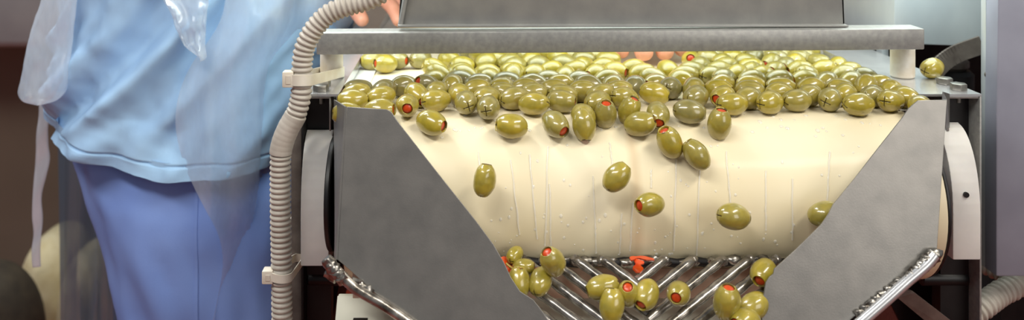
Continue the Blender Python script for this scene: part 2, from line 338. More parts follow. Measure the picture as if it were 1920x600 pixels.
(0.2848,0.1865,0.9097,0.98,0.18,-0.05,0.47), (0.3316,0.1831,0.9096,-0.95,-0.31,-0.03,0.49), (0.3562,0.186,0.91,-0.74,0.66,0.14,0.57), (0.0058,0.2065,0.9102,-0.97,0.1,0.21,0.7),
(0.0307,0.2049,0.9097,0.83,-0.56,0.05,0.44), (0.0553,0.204,0.9098,0.94,-0.32,0.09,0.48), (0.0786,0.211,0.9099,-0.99,0.07,-0.12,0.0), (0.1039,0.2093,0.9097,0.96,0.27,-0.04,0.22),
(0.1262,0.1997,0.9097,-1.0,0.08,0.05,0.22), (0.1474,0.2058,0.9097,0.15,-0.99,0.07,0.5), (0.2609,0.2034,0.9101,0.98,0.07,0.16,0.34), (0.2987,0.2058,0.9101,0.85,0.5,-0.18,0.15),
(0.3226,0.2026,0.9097,0.74,-0.67,0.06,0.46), (0.3456,0.2077,0.9099,0.99,-0.03,-0.11,0.16), (0.3698,0.203,0.9099,0.89,0.45,-0.11,0.37),]
# ================================================================== the room
bm = bmesh.new(); add_box(bm, (-4, -3, -0.1), (4, 1.7, 0)); obj('floor', bm, M['floor'], kind='structure')
bm = bmesh.new(); add_box(bm, (-4, 1.7, 0), (4, 1.82, 3.2)); obj('wall_back', bm, M['wall'], kind='structure')
# ================================================================== conveyor
cv = thing('conveyor', 'stainless belt conveyor with wide cream belt turning over its head drum', 'conveyor', (0.14, 0.6, 0))
YB = 1.30                                                      # tail drum axis
BX0, BX1 = -0.0925, 0.366
def loop(r, n=28):
    pts = []
    for k in range(n + 1):
        a = PI / 2 + PI * k / n
        pts.append((AY + r * math.cos(a), AZ + r * math.sin(a)))
    for k in range(n + 1):
        a = -PI / 2 + PI * k / n
        pts.append((YB + r * math.cos(a), AZ + r * math.sin(a)))
    return pts
bm = bmesh.new()
o_, i_ = loop(R), loop(R - 0.003)
def ringx(pts, x): return [bm.verts.new((x, p[0], p[1])) for p in pts]
A, B, C_, D_ = ringx(o_, BX0), ringx(o_, BX1), ringx(i_, BX0), ringx(i_, BX1)
n = len(A)
for k in range(n):
    j = (k + 1) % n
    bm.faces.new((A[k], B[k], B[j], A[j])); bm.faces.new((C_[k], C_[j], D_[j], D_[k]))
    bm.faces.new((A[k], A[j], C_[j], C_[k])); bm.faces.new((B[k], D_[k], D_[j], B[j]))
bmesh.ops.recalc_face_normals(bm, faces=bm.faces)
belt = obj('belt', bm, M['belt'], cv, smooth=40, label='cream belt with wet streaks')
for yy in (AY, YB):
    bm = bmesh.new(); add_cyl(bm, (BX0 + .001, yy, AZ), (BX1 + .004, yy, AZ), R - 0.0035, 48)
    obj('drum', bm, M['dark'], cv, smooth=40)
def chan(xo, xi, xin, sgn):
    """folded side rail: outer wall, top, short inner lip; sgn = +1 right side"""
    t = 0.0018
    bm = bmesh.new()
    add_box(bm, (min(xo, xo - sgn * t), 0, 0.62), (max(xo, xo - sgn * t), YB + .08, 0.9105), 0.0004)
    obj('side_plate', bm, M['dark'] if sgn < 0 else M['steel'], cv, smooth=30)  # left wall dark: shade inside the channel put into its material
    bm = bmesh.new()
    pts = [Vector((xo, 0.0, 0.9105)), Vector((xin, 0.0, 0.9105)), Vector((xin, 0, 0.9025)), Vector((xin - sgn * .0018, 0, 0.9025)), Vector((xin - sgn * .0018, 0, 0.9125)), Vector((xo, 0, 0.9125))]
    if sgn > 0: pts.reverse()
    add_prism(bm, pts, Vector((0, YB + .08, 0)))
    rl = obj('side_rail', bm, M['bright'], cv, smooth=30)
    # small inverted U bracket seen end-on at the front of the rail
    xb = xi
    bm = bmesh.new()
    add_box(bm, (min(xb, xb + sgn * .0014), .001, .881), (max(xb, xb + sgn * .0014), .06, .9095), .0003)
    add_box(bm, (min(xb, xo), .001, .9085), (max(xb, xo), .06, .9104), .0003)
    obj('rail_bracket', bm, M['steel'], cv, smooth=30)
    bm = bmesh.new(); add_box(bm, (min(xb, xo) + .002, .016, .62), (max(xb, xo) - .002, .03, .905)); obj('shade_plate', bm, M['black'], cv)  # black plate added for the shade inside the channel
    return rl
for x0, x1, dz in ((-.1070, -.0890, 0), (.3640, .3858, 0)):
    bm = bmesh.new(); add_box(bm, (x0, AY + .004, .9004), (x1, YB, .9012)); obj('skirt_strip', bm, M['white'], cv)
railL = chan(-0.1372, -0.1125, -0.1075, -1)
railR = chan(0.4368, 0.4085, 0.3860, 1)
# bolts on the rail tops
for (px, py), rl in (((602, 166), railL), ((606, 156), railL), ((1797, 164), railR), ((1771, 153), railR)):
    d = (CZ - 0.9125) * F / (py + 4 - VY)
    p = at(px, py + 4, d); p.z = 0.9125
    bm = bmesh.new(); add_hex(bm, p, 0.0070, 0.0055); obj('bolt', bm, M['bolt'], rl, smooth=30)
    bm = bmesh.new(); add_cyl(bm, (p.x, p.y, 0.9015), (p.x, p.y, 0.908), 0.0022, 12); obj('bolt_tip', bm, M['bolt'], rl, smooth=30)
# bearing blocks (rounded white nylon) and black seals
def dblock(x0, x1, z0, z1, yb, yf, bev, mat, name):
    bm = bmesh.new()
    pts = [Vector((x0, yb, z0)), Vector((x0, yf, z0))]
    zc = z0 + (z1 - z0) * .36
    pts.append(Vector((x0, yf, zc)))
    for k in range(1, 13):
        a = PI / 2 * k / 12
        pts.append(Vector((x0, yb + (yf - yb) * math.cos(a), zc + (z1 - zc) * math.sin(a))))
    pts.append(Vector((x0, yb, z1)))
    add_prism(bm, pts, Vector((x1 - x0, 0, 0)), bev)
    return obj(name, bm, mat, cv, smooth=40)
dblock(-0.1348, -0.1115, 0.7745, 0.8785, 0.014, -0.017, .0012, M['white'], 'bearing_block')
bb = dblock(0.4015, 0.4245, 0.781, 0.8850, 0.014, -0.020, .0012, M['white'], 'bearing_block')
bm = bmesh.new(); add_cyl(bm, (0.4125, -0.0206, .8345), (0.4125, -0.018, .8345), .0022, 14); obj('bolt_hole', bm, M['black'], bb)
for x0, x1, rr in ((-.1095, -.1055, .046), (.3665, .3695, .0655)):
    bm = bmesh.new(); add_cyl(bm, (x0, AY, AZ), (x1, AY, AZ), rr, 48, .0008); obj('drum_seal', bm, M['black'], cv, smooth=40)
# legs, side bolts, axle bar
bm = bmesh.new(); add_box(bm, (-.1475, .008, 0), (-.1385, .05, .885), .0008); lg = obj('leg', bm, M['leg'], cv, smooth=30)
for py in (258, 300, 432, 537):
    p = at(559, py, .757); bm = bmesh.new()
    hp = [Vector((-.1478, p.y, p.z)) + Vector((0, math.cos(k * PI / 3) * .0058, math.sin(k * PI / 3) * .0058)) for k in range(6)]
    for q in hp: q.y += .022
    add_prism(bm, hp, Vector((-.004, 0, 0)), .0004)
    obj('bolt', bm, M['bolt'], lg, smooth=30)
bm = bmesh.new(); add_box(bm, (.4385, .03, 0), (.448, .075, .885), .0008); obj('leg', bm, M['dark'], cv, smooth=30)  # dark material stands in for the shaded gap beside the cabinet
for xx in (-.1475, .4385):
    bm = bmesh.new(); add_box(bm, (xx, YB - .06, 0), (xx + .009, YB - .02, .885), .0008); obj('leg', bm, M['leg'], cv, smooth=30)
bm = bmesh.new(); add_cyl(bm, (-.1350, 0.02, .7485), (-.094, 0.02, .7485), .0062, 20, .001); obj('axle_stub', bm, M['black'], cv, smooth=40)
bm = bmesh.new(); add_cyl(bm, (.395, 0.02, .7485), (.4348, 0.02, .7485), .0062, 20, .001); obj('axle_stub', bm, M['black'], cv, smooth=40)
# dark gusset plates below the rails
for sgn, xs in ((-1, (-.1345, -.108, -.120)), (1, (.4340, .372, .398))):
    bm = bmesh.new()
    pts = [Vector((xs[0], .062, .765)), Vector((xs[1], .062, .765)), Vector((xs[1] + .004 * sgn, .062, .735)), Vector((xs[2], .062, .69)), Vector((xs[0], .062, .66))]
    add_prism(bm, pts, Vector((0, .004, 0))); obj('gusset', bm, M['black'], cv)
bm = bmesh.new()
a, b = at(1692, 540, .72), at(1842, 668, .735)
pts = [a, a + Vector((.010, 0, -.004)), b + Vector((.012, 0, 0)), b + Vector((-.012, 0, 0)), a + Vector((-.004, 0, -.008))]
add_prism(bm, pts, Vector((0, .004, 0))); obj('brace_strap', bm, M['leg'], cv)
# frame crossbars further back and a dark leg below the drum
bm = bmesh.new(); add_box(bm, (-.135, .5, .70), (.434, .53, .74), .002); obj('crossbar', bm, M['steel'], cv, smooth=30)
# ================================================================== discharge chute: guards + rods + grate
ch = thing('discharge_chute', 'steel discharge chute with two cut side guards and a chevron rod grate under the drum', 'chute', (0.14, -0.1, 0.75))
GP = Vector((0, -0.09, 0.9245)); GN = Vector((0, 1, -0.247)).normalized()
def gp(px, py, off=0.0): return on_plane(px, py, GP - GN * off, GN)
GL = [(650, 200), (725, 205), (734, 210), (746, 228), (820, 323), (890, 411), (925, 458), (945, 492), (958, 520), (975, 546), (1000, 562), (1012, 577), (1032, 606), (1075, 680), (1075, 760), (905, 760), (780, 622), (760, 600), (700, 547), (660, 510), (633, 487)]
GR = [(1776, 187), (1757, 470), (1735, 493), (1700, 520), (1660, 548), (1592, 602), (1560, 640), (1450, 740), (1420, 740), (1420, 660), (1428, 606), (1431, 560), (1436, 530), (1443, 519), (1450, 514), (1452, 504), (1490, 470), (1540, 421), (1553, 402), (1562, 384), (1600, 338), (1650, 274), (1692, 221), (1704, 203), (1722, 188)]
TH = GN * 0.0016
bm = bmesh.new(); add_prism(bm, [gp(*p) for p in GL], TH, .0003)
bk = Vector((-.1085, -.022, 0))
def back(px, py, x, y):
    o, d = ray(px, py); t = (y - o.y) / d.y
    q = o + d * t; return Vector((x, y, q.z))
q = [gp(650, 200), gp(633, 487), back(628, 480, -.1055, -.02), back(622, 187, -.1055, -.02)]
add_prism(bm, q, Vector((-.0014, 0, 0)))
gl = obj('side_guard', bm, M['guard'], ch, smooth=20, label='left side guard, grey sheet steel')
bm = bmesh.new(); add_prism(bm, [gp(*p) for p in GR], TH, .0003)
q = [gp(1776, 187), back(1779, 176, .402, -.003), back(1776, 250, .402, -.003), gp(1772, 250)]
q = [gp(1776, 187), gp(1722, 188), gp(1766, 186) + Vector((0, .004, .001)), back(1780, 174, .4065, -.004), back(1784, 180, .4075, -.004)]
add_prism(bm, [gp(1776, 187), gp(1768, 187), back(1779, 172, .402, -.004), back(1783, 176, .4075, -.004), back(1783, 240, .4075, -.004), gp(1773, 240)], Vector((0, .0012, 0)))
gr = obj('side_guard', bm, M['guard'], ch, smooth=20, label='right side guard with a notched cut edge')
# edge rods welded under the guards
def rodpath(pts, off): return [gp(x, y, off) for x, y in pts]
bm = bmesh.new(); add_tube(bm, spline(rodpath([(617, 492), (632, 508), (665, 540), (715, 570), (765, 604), (850, 668), (905, 712)], .003), 6), .0037, 14); el = obj('edge_rod', bm, M['rod'], ch, smooth=40)
bm = bmesh.new(); add_tube(bm, spline(rodpath([(1752, 478), (1735, 498), (1700, 528), (1660, 564), (1612, 606), (1540, 672), (1490, 716)], .004), 6), .0038, 14); er = obj('edge_rod', bm, M['bright'], ch, smooth=40)
bm = bmesh.new()
for k in range(7):
    add_blob(bm, gp(616 + k * 4, 492 + k * 5, .004), .0048, (1, .8, 1), .5)
for (x, y) in ((622, 512), (627, 518), (668, 531), (678, 540), (688, 545)): add_blob(bm, gp(x, y, .001), .004, (1.2, .6, 1), .6)
obj('weld_bead', bm, M['weld'], el, smooth=60)
bm = bmesh.new()
for k in range(10): add_blob(bm, gp(1753 - k * 5.2, 476 + k * 5.0, .003), .0048, (1.1, .8, .9), .5)
for k in range(8): add_blob(bm, gp(1690 - k * 11, 527 + k * 8.5, .001), .0035, (1.3, .5, .8), .6)
obj('weld_bead', bm, M['weld'], er, smooth=60)
# grate
CP = Vector((0, -.078, .8046)); CN = Vector((0, -.7, 1)).normalized()
CN = Vector((0, -0.573, 0.819)); 
def cp(px, py, off=0.0): return on_plane(px, py, CP + CN * off, CN)
bm = bmesh.new(); add_tube(bm, [cp(x, 492 + 2 * math.sin(x * .1), -.003) for x in range(850, 1560, 20)], .0034, 12); bar = obj('cross_bar', bm, M['dark'], ch, smooth=40)
bm = bmesh.new()
for x in list(range(860, 1550, 26)): add_blob(bm, cp(x + random.uniform(-5, 5), 489 + random.uniform(-3, 4), -.001), random.uniform(.003, .0048), (1.3, .8, .8), .6)
obj('weld_bead', bm, M['weld'], bar, smooth=60)
def valley(y): return 1196 + (y - 528) * .34
for sx, dr in [(x, 1.34) for x in (1130, 1079, 1029, 979, 926, 876, 826)] + [(x, -1.24) for x in (1246, 1300, 1355, 1407, 1456, 1508, 1560)]:
    y = 486.0; pts = []
    x = sx
    while True:
        pts.append((x, y))
        if (dr > 0 and x >= valley(y) - 2) or (dr < 0 and x <= valley(y) + 2) or y > 735: break
        y += 6; x += 6 * dr
    P = [cp(a, b, .004) for a, b in pts]
    P[0] = P[0] + Vector((0, .002, -.002))
    bm = bmesh.new(); add_tube(bm, P, lambda i: .0036 + .0003 * math.sin(i * 1.7 + sx), 14); add_blob(bm, P[0], .0042, (1.1, 1, 1), .3); obj('grate_rod', bm, M['rod'], ch, smooth=40)
bm = bmesh.new(); add_tube(bm, [cp(valley(y), y, -.003) for y in range(528, 740, 12)], .0032, 12); obj('spine_rod', bm, M['rod'], ch, smooth=40)
bm = bmesh.new(); add_box(bm, (-.085, -.0715, .7735), (.325, -.0695, .7965), .0004); obj('back_plate', bm, M['brown_plate'], ch, smooth=30, label='brown plate under the drum')
tr = thing('catch_tray', 'pale plastic tray under the rod grate', 'tray', (.14, -.05, .6))
bm = bmesh.new()
pts = [Vector((-.1, -.047, .764)), Vector((-.1, -.20, .600)), Vector((-.1, -.20, .594)), Vector((-.1, -.044, .758))]
add_prism(bm, pts, Vector((.40, 0, 0)))
obj('tray_bottom', bm, M['tray'], tr)
bm = bmesh.new(); add_box(bm, (-.1, -.044, .60), (.30, -.040, .763), .001); obj('tray_wall', bm, M['tray'], tr)
bm = bmesh.new(); add_box(bm, (-.0845, -.085, 0), (-.0735, -.070, .758)); obj('post', bm, M['dark'], tr)
for x in (-.06, .28):
    bm = bmesh.new(); add_box(bm, (x, -.15, 0), (x + .012, -.138, .655)); obj('leg', bm, M['dark'], tr)
    bm = bmesh.new(); add_box(bm, (x, -.052, 0), (x + .012, -.045, .745)); obj('leg', bm, M['dark'], tr)
# ================================================================== lamp hood on its beam
hd = thing('lamp_hood', 'grey sheet steel lamp hood on a square beam across the belt', 'hood', (0.14, .07, .9125))
bm = bmesh.new()
bl = [at(593, 62, .785), at(1734, 54, .785), at(1734, 93, .785), at(593, 103, .785)]
add_prism(bm, [bl[0], bl[1], bl[2], bl[3]], Vector((0, .024, 0)), .0012)
obj('beam', bm, M['steel'], hd, smooth=30)
for x, tz in ((-.1215, .9415), (.4025, .9435)):
    bm = bmesh.new(); add_cyl(bm, (x, .066, .9127), (x, .066, tz), .0105, 28, .0012); obj('post', bm, M['post'], hd, smooth=40)
bm = bmesh.new()
T = .0015
y0, y1 = .052, .165
zb, zt = .9625, 1.22
xl, xr, xlt, xrt = at(747, 55, .802).x, at(1584, 50, .802).x, at(782, -120, .802).x - .0, at(1562, -120, .802).x
f = [Vector((xl, y0, zb)), Vector((xlt, y0, zt)), Vector((xrt, y0, zt)), Vector((xr, y0, zb))]
add_prism(bm, f, Vector((0, T, 0)), .0003)
add_prism(bm, [v + Vector((0, y1 - y0, 0)) for v in f], Vector((0, T, 0)), .0003)
for a, b in ((f[0], f[1]), (f[3], f[2])):
    s = 1 if a is f[0] else -1
    add_prism(bm, [a, b, b + Vector((0, y1 - y0, 0)), a + Vector((0, y1 - y0, 0))], Vector((s * T, 0, 0)))
add_prism(bm, [f[1], f[2], f[2] + Vector((0, y1 - y0, 0)), f[1] + Vector((0, y1 - y0, 0))], Vector((0, 0, T)))
add_box(bm, (xl, y0 - .008, zb - .0005), (xr, y0 + .001, zb + .0012), .0004)
obj('cover', bm, M['hood'], hd, smooth=30)
bm = bmesh.new()
add_tube(bm, [at(750, 50, .7995), at(759, 2, .7995), at(784, -118, .7995)], .0022, 10)
obj('folded_edge', bm, M['hood'], hd, smooth=60)
bm = bmesh.new(); add_cyl(bm, (xl + .03, .125, 1.03), (xr - .03, .125, 1.03), .009, 16); obj('lamp_tube', bm, M['lamp'], hd, smooth=40)
# ================================================================== drive housing and motor behind the right rail
dh = thing('drive_housing', 'pale steel drive housing box above the right rail', 'machine housing', (.52, .3, .9))
bm = bmesh.new()
d = .93
q = [at(1677, -150, d), at(1850, -150, d), at(1850, 88, d), at(1738, 84, d), at(1677, 80, d)]
add_prism(bm, q, Vector((0, .32, 0)), .0012); obj('housing_shell', bm, M['panel'], dh, smooth=30)
bm = bmesh.new(); add_box(bm, (.452, .21, .0), (.4585, .225, .925), .0006); obj('support_leg', bm, M['panel'], dh, smooth=30)
bm = bmesh.new(); add_box(bm, (.445, .45, .40), (.82, .46, .93)); obj('dark_backing', bm, M['dark'], dh)  # added dark sheet, fills in the darkness under the housing
mt = thing('drive_motor', 'dark drive motor under the pale housing behind the right rail', 'motor', (.55, .27, .80))
bm = bmesh.new()
c = at(1815, 150, 1.0)
add_cyl(bm, c + Vector((-.02, 0, -.10)), c + Vector((-.02, 0, .012)), .024, 28, .004)
obj('motor_body', bm, M['dark'], mt, smooth=40)
bm = bmesh.new(); add_cyl(bm, c + Vector((-.02, 0, .012)), c + Vector((-.02, 0, .026)), .019, 24, .004); obj('motor_cap', bm, M['leg'], mt, smooth=40)
bm = bmesh.new(); add_box(bm, c + Vector((-.055, -.02, -.25)), c + Vector((-.03, .03, -.005)), .003); obj('terminal_box', bm, M['dark'], mt, smooth=30)
bm = bmesh.new(); add_box(bm, (c.x - .05, c.y - .03, 0), (c.x + .02, c.y + .03, c.z - .10), .002); obj('pedestal', bm, M['dark'], mt, smooth=30)
gs = thing('belt_guard_strap', 'curved grey guard strap beside the drive motor', 'guard', (.47, .2, .90))
P = spline([at(1722, 215, .9), at(1736, 165, .9), at(1758, 130, .9), at(1790, 104, .9), at(1842, 84, .9)], 8)
bm = bmesh.new()
for k in range(len(P) - 1):
    a, b = P[k], P[k + 1]; t = (b - a).normalized(); w = Vector((-t.z, 0, t.x)) * .009
    add_prism(bm, [a - w, a + w, b + w, b - w], Vector((0, .003, 0)))
bmesh.ops.remove_doubles(bm, verts=bm.verts, dist=.0002)
obj('strap', bm, M['leg'], gs)
bm = bmesh.new(); add_box(bm, (.445, .15, 0), (.452, .17, .87), .001); obj('strap_foot', bm, M['leg'], gs, smooth=30)
wr = obj('bent_wire', (lambda b: (add_tube(b, spline([at(1560, 122, .95), at(1566, 106, .95), at(1577, 99, .95), at(1600, 99, .96), at(1622, 101, .97), at(1630, 108, .97)], 6), .0022, 10), b)[1])(bmesh.new()), M['black'], smooth=60)
wr['label'] = 'bent black wire bar behind the far end of the right rail'; wr['category'] = 'wire'
# ================================================================== control cabinet
cb = thing('control_cabinet', 'tall grey steel control cabinet standing right of the conveyor', 'cabinet', (.62, .1, 0))
bm = bmesh.new()
x0 = at(1847, 0, .82).x
add_box(bm, (x0, .0695, .735), (.95, .078, 1.75), .002); add_box(bm, (.60, .077, .74), (.94, .172, 1.74), .003); obj('cabinet_body', bm, M['panel'], cb, smooth=30)
bm = bmesh.new()
q = [at(1878, -500, .80), at(2500, -500, .80), at(2500, 519, .80), at(1868, 519, .80), at(1868, 215, .80)]
add_prism(bm, q, Vector((0, .019, 0)), .002); obj('door', bm, M['cab'], cb, smooth=30)
bm = bmesh.new(); p = at(1851, 139, .8195); add_cyl(bm, p, p + Vector((0, -.003, 0)), .0032, 16, .0006); obj('rivet', bm, M['bolt'], cb, smooth=40)
for x in (.62, .88):
    bm = bmesh.new(); add_box(bm, (x, .11, 0), (x + .04, .15, .736), .002); obj('leg', bm, M['leg'], cb, smooth=30)
# ================================================================== conduits and cable ties
def conduit(name, pts, r, pitch, label, elbow=None):
    path = resample(spline(pts, 14), pitch / 8)
    prof = [0.86, .9, 1.0, 1.04, 1.05, 1.04, 1.0, .9]
    bm = bmesh.new(); add_tube(bm, path, lambda i: (r * prof[i % 8]) if elbow is None or abs(path[i].z - elbow) > .016 else r * (1.10 + .05 * (prof[i % 8] - .96)), 22)
    o = obj(name, bm, M['hose'], smooth=70); o['label'] = label; o['category'] = 'conduit'
    return o
dH = .725
hp = [at(770, -60, dH), at(722, -18, dH), at(690, 0, dH), at(655, 10, dH), at(620, 24, dH), at(592, 50, dH), at(573, 85, dH), at(567, 115, dH), at(566, 145, dH), at(564, 180, dH), at(555, 214, dH), at(541, 240, dH), at(530, 268, dH), at(526, 300, dH), at(526, 400, dH), at(528, 500, dH), at(529, 600, dH), at(532, 800, dH), at(535, 1100, dH)]
tmp = hp[-1].copy(); tmp.z = .02; hp.append(tmp)
conduit('flexible_conduit', hp, .0083, .0044, 'long beige corrugated conduit climbing beside the left rail and over the beam', at(533, 252, dH).z)
conduit('flexible_conduit', [Vector((.505, .12, .722)), at(1905, 527, .84), at(1872, 552, .83), at(1838, 578, .82), at(1800, 612, .82), at(1790, 680, .85), Vector((.475, .12, .45)), Vector((.485, .12, .02))], .0105, .0056, 'short beige corrugated conduit below the grey cabinet over red floor')
def hull_loop(c1, r1, c2, r2, n=18):
    v = Vector((c2[0] - c1[0], c2[1] - c1[1])); th = math.atan2(v.y, v.x)
    pts = [(c1[0] + r1 * math.cos(th + PI / 2 + PI * k / n), c1[1] + r1 * math.sin(th + PI / 2 + PI * k / n)) for k in range(n + 1)]
    pts += [(c2[0] + r2 * math.cos(th - PI / 2 + PI * k / n), c2[1] + r2 * math.sin(th - PI / 2 + PI * k / n)) for k in range(n + 1)]
    return pts
def cable_tie(c1, r1, c2, r2, z, h, label, headpx, tilt=0.0, slope=0.0):
    t = thing('cable_tie', label, 'cable tie', (c1[0], c1[1], z))
    lp = hull_loop(c1, r1, c2, r2); bm = bmesh.new(); n = len(lp)
    cx = sum(p[0] for p in lp) / n; cy = sum(p[1] for p in lp) / n
    rows = []
    for (x, y) in lp:
        u = Vector((x - cx, y - cy, 0)).normalized() * .0012
        zz = z + tilt * (x - c1[0]) + slope * (y - c1[1] + .01)
        rows.append([bm.verts.new((x, y, zz)), bm.verts.new((x, y, zz + h)), bm.verts.new((x + u.x, y + u.y, zz + h)), bm.verts.new((x + u.x, y + u.y, zz))])
    for k in range(n):
        a, b = rows[k], rows[(k + 1) % n]
        for j in range(4): bm.faces.new((a[j], a[(j + 1) % 4], b[(j + 1) % 4], b[j]))
    bmesh.ops.recalc_face_normals(bm, faces=bm.faces)
    obj('strap', bm, M['tie'], t, smooth=40)
    bm = bmesh.new(); p = headpx
    add_box(bm, (p.x - .0045, p.y - .004, z - .002), (p.x + .0045, p.y + .006, z + h + .002), .001)
    obj('tie_head', bm, M['tie'], t, smooth=30)
    bm = bmesh.new(); add_box(bm, (p.x - .0015, p.y - .0045, z + .001), (p.x + .0025, p.y - .0035, z + h - .001), .0002); obj('slot', bm, M['post'], t)
    return t
h1 = at(566, 145, dH); z1 = at(566, 156, dH).z
cable_tie((h1.x, h1.y), .0092, (-.1215, .066), .0112, z1, .0088, 'pale nylon cable tie holding the conduit to the post under the beam', at(541, 145, dH - .004), 0, -.145)
h2 = at(528, 509, dH); z2 = at(528, 521, dH).z
cable_tie((h2.x, h2.y), .0092, (-.1405, .004), .0040, z2, .0068, 'pale nylon cable tie low on the conduit beside the left bearing block', at(503, 509, dH - .004), -.12)
# ================================================================== olives
def olive_mesh(seed, lump, pit):
    """barrel-shaped pitted olive along +X: hole with pimento at +X, crossed slit at -X"""
    bm = bmesh.new(); seg = 40
    L, W = .0128, .0091
    prof = []
    for k in range(1, 9): prof.append((-L * math.cos(k * .055), W * math.sin(k * .055) ** .96))
    for k in range(1, 25):
        a = .44 + (PI - .44 - .53) * k / 24
        prof.append((-L * math.cos(a), W * math.sin(a) ** .96))
    hr = prof[-1][1]
    prof += [(L * .915, hr * .92), (L * .85, hr * .86), (L * .79, hr * .83), (L * .66, hr * .80)]
    ax = Vector((random.uniform(-9, 9), seed * 7.3, 0))
    def P(x, r, a):
        v = Vector((x, r * math.cos(a), r * math.sin(a)))
        k = 1 + lump * noise.noise(v * 90 + ax) + .25 * lump * noise.noise(v * 320 + ax)
        v.y *= k; v.z *= k * (1 - .03 * (seed % 3))
        v.y += .0005 * math.sin(x * 160 + seed)
        if x < -L * .85:
            m = min(abs(v.y), abs(v.z)); rr = math.hypot(v.y, v.z)
            if rr < .0046: v.x += .0014 * max(0, 1 - m / .00045) * (1 - (rr / .0046) ** 2)
            v.x += .0006 * max(0, 1 - rr / .004)
        return v
    top = bm.verts.new((-L + .0022, 0, 0)); rings = []
    for (x, r) in prof: rings.append([bm.verts.new(P(x, r, 2 * PI * k / seg)) for k in range(seg)])
    for k in range(seg): bm.faces.new((top, rings[0][(k + 1) % seg], rings[0][k]))
    for a, b in zip(rings, rings[1:]):
        for k in range(seg): bm.faces.new((a[k], a[(k + 1) % seg], b[(k + 1) % seg], b[k]))
    bm.faces.new(rings[-1])
    for f in bm.faces:
        c = f.calc_center_median()
        if c.x < -L * .80 and min(abs(c.y), abs(c.z)) < .0004 and math.hypot(c.y, c.z) < .0042: f.material_index = 1
        if c.x > L * .60 and math.hypot(c.y, c.z) < hr * .84: f.material_index = 1
    bmesh.ops.recalc_face_normals(bm, faces=bm.faces)
    me = bpy.data.meshes.new('olive'); bm.to_mesh(me); bm.free()
    me.materials.append(M['olive']); me.materials.append(M['olive_cut'])
    for p in me.polygons: p.use_smooth = True
    bm = bmesh.new(); hr *= .86
    g = bmesh.ops.create_uvsphere(bm, u_segments=16, v_segments=10, radius=1)
    for v in g['verts']:
        k = 1 + .12 * noise.noise(v.co * 2 + ax)
        v.co = Vector((L * .745 + v.co.x * .0016 * pit, v.co.y * hr * k * .97, v.co.z * hr * k * .97))
    mp = bpy.data.meshes.new('pimento'); bm.to_mesh(mp); bm.free(); mp.materials.append(M['pimento'])
    for p in mp.polygons: p.use_smooth = True
    return me, mp
OM = [olive_mesh(i, .05 + .025 * (i % 3), (1.0, .8, 1.15, .55, .95)[i % 5]) for i in range(5)]
YEL, GRN = Vector((.43, .335, .026)), Vector((.235, .205, .075))
n_ol = [0]
def olive(pos, axis, hue, label, group, scale=1.0, roll=None, stretch=1.0):
    k = n_ol[0] % 5; n_ol[0] += 1
    o = bpy.data.objects.new('olive', OM[k][0]); COL.objects.link(o)
    a = Vector(axis).normalized()
    q = Vector((1, 0, 0)).rotation_difference(a)
    r = Quaternion(a, random.uniform(-.4, .4) if roll is None else roll)
    o.rotation_mode = 'QUATERNION'; o.rotation_quaternion = r @ q
    o.location = pos; o.scale = (scale * stretch, scale, scale)
    c = YEL.lerp(GRN, min(1, max(0, hue)))
    o.color = (c.x, c.y, c.z, 1)
    o['label'] = label; o['category'] = 'olive'
    if group: o['group'] = group
    p = bpy.data.objects.new('pimento', OM[k][1]); COL.objects.link(p); p.parent = o
    return o
ORD = 'first second third fourth fifth sixth seventh eighth ninth tenth eleventh twelfth thirteenth fourteenth fifteenth sixteenth seventeenth eighteenth nineteenth twentieth twenty-first twenty-second twenty-third twenty-fourth twenty-fifth twenty-sixth twenty-seventh twenty-eighth twenty-ninth thirtieth'.split()
rows = {}
for t in OL:
    y = t[1]
    k = 0 if y < -.012 else 1 + int((y + .012) / .0205)
    rows.setdefault(k, []).append(t)
for k in sorted(rows):
    for i, t in enumerate(sorted(rows[k])):
        x, y, z, ax, ay, az, hue = t
        v = Vector((ax, ay, az)).normalized(); view = (Vector((0, CY, CZ)) - Vector((x, y, z))).normalized()
        f = v.dot(view)
        colr = 'yellow-green' if hue < .25 else ('olive-green' if hue < .6 else 'grey-green')
        end = ' with red end showing' if f > .45 else (' with crossed slit showing' if f < -.7 else '')
        where = f'on the rounded belt edge' if k == 0 else f'of {ORD[k - 1]} row back on belt'
        olive((x, y, z), (ax, ay, az), hue, f'{colr} olive{end}, {ORD[i]} from left {where}', 'stuffed olives riding on the belt', 1.05)
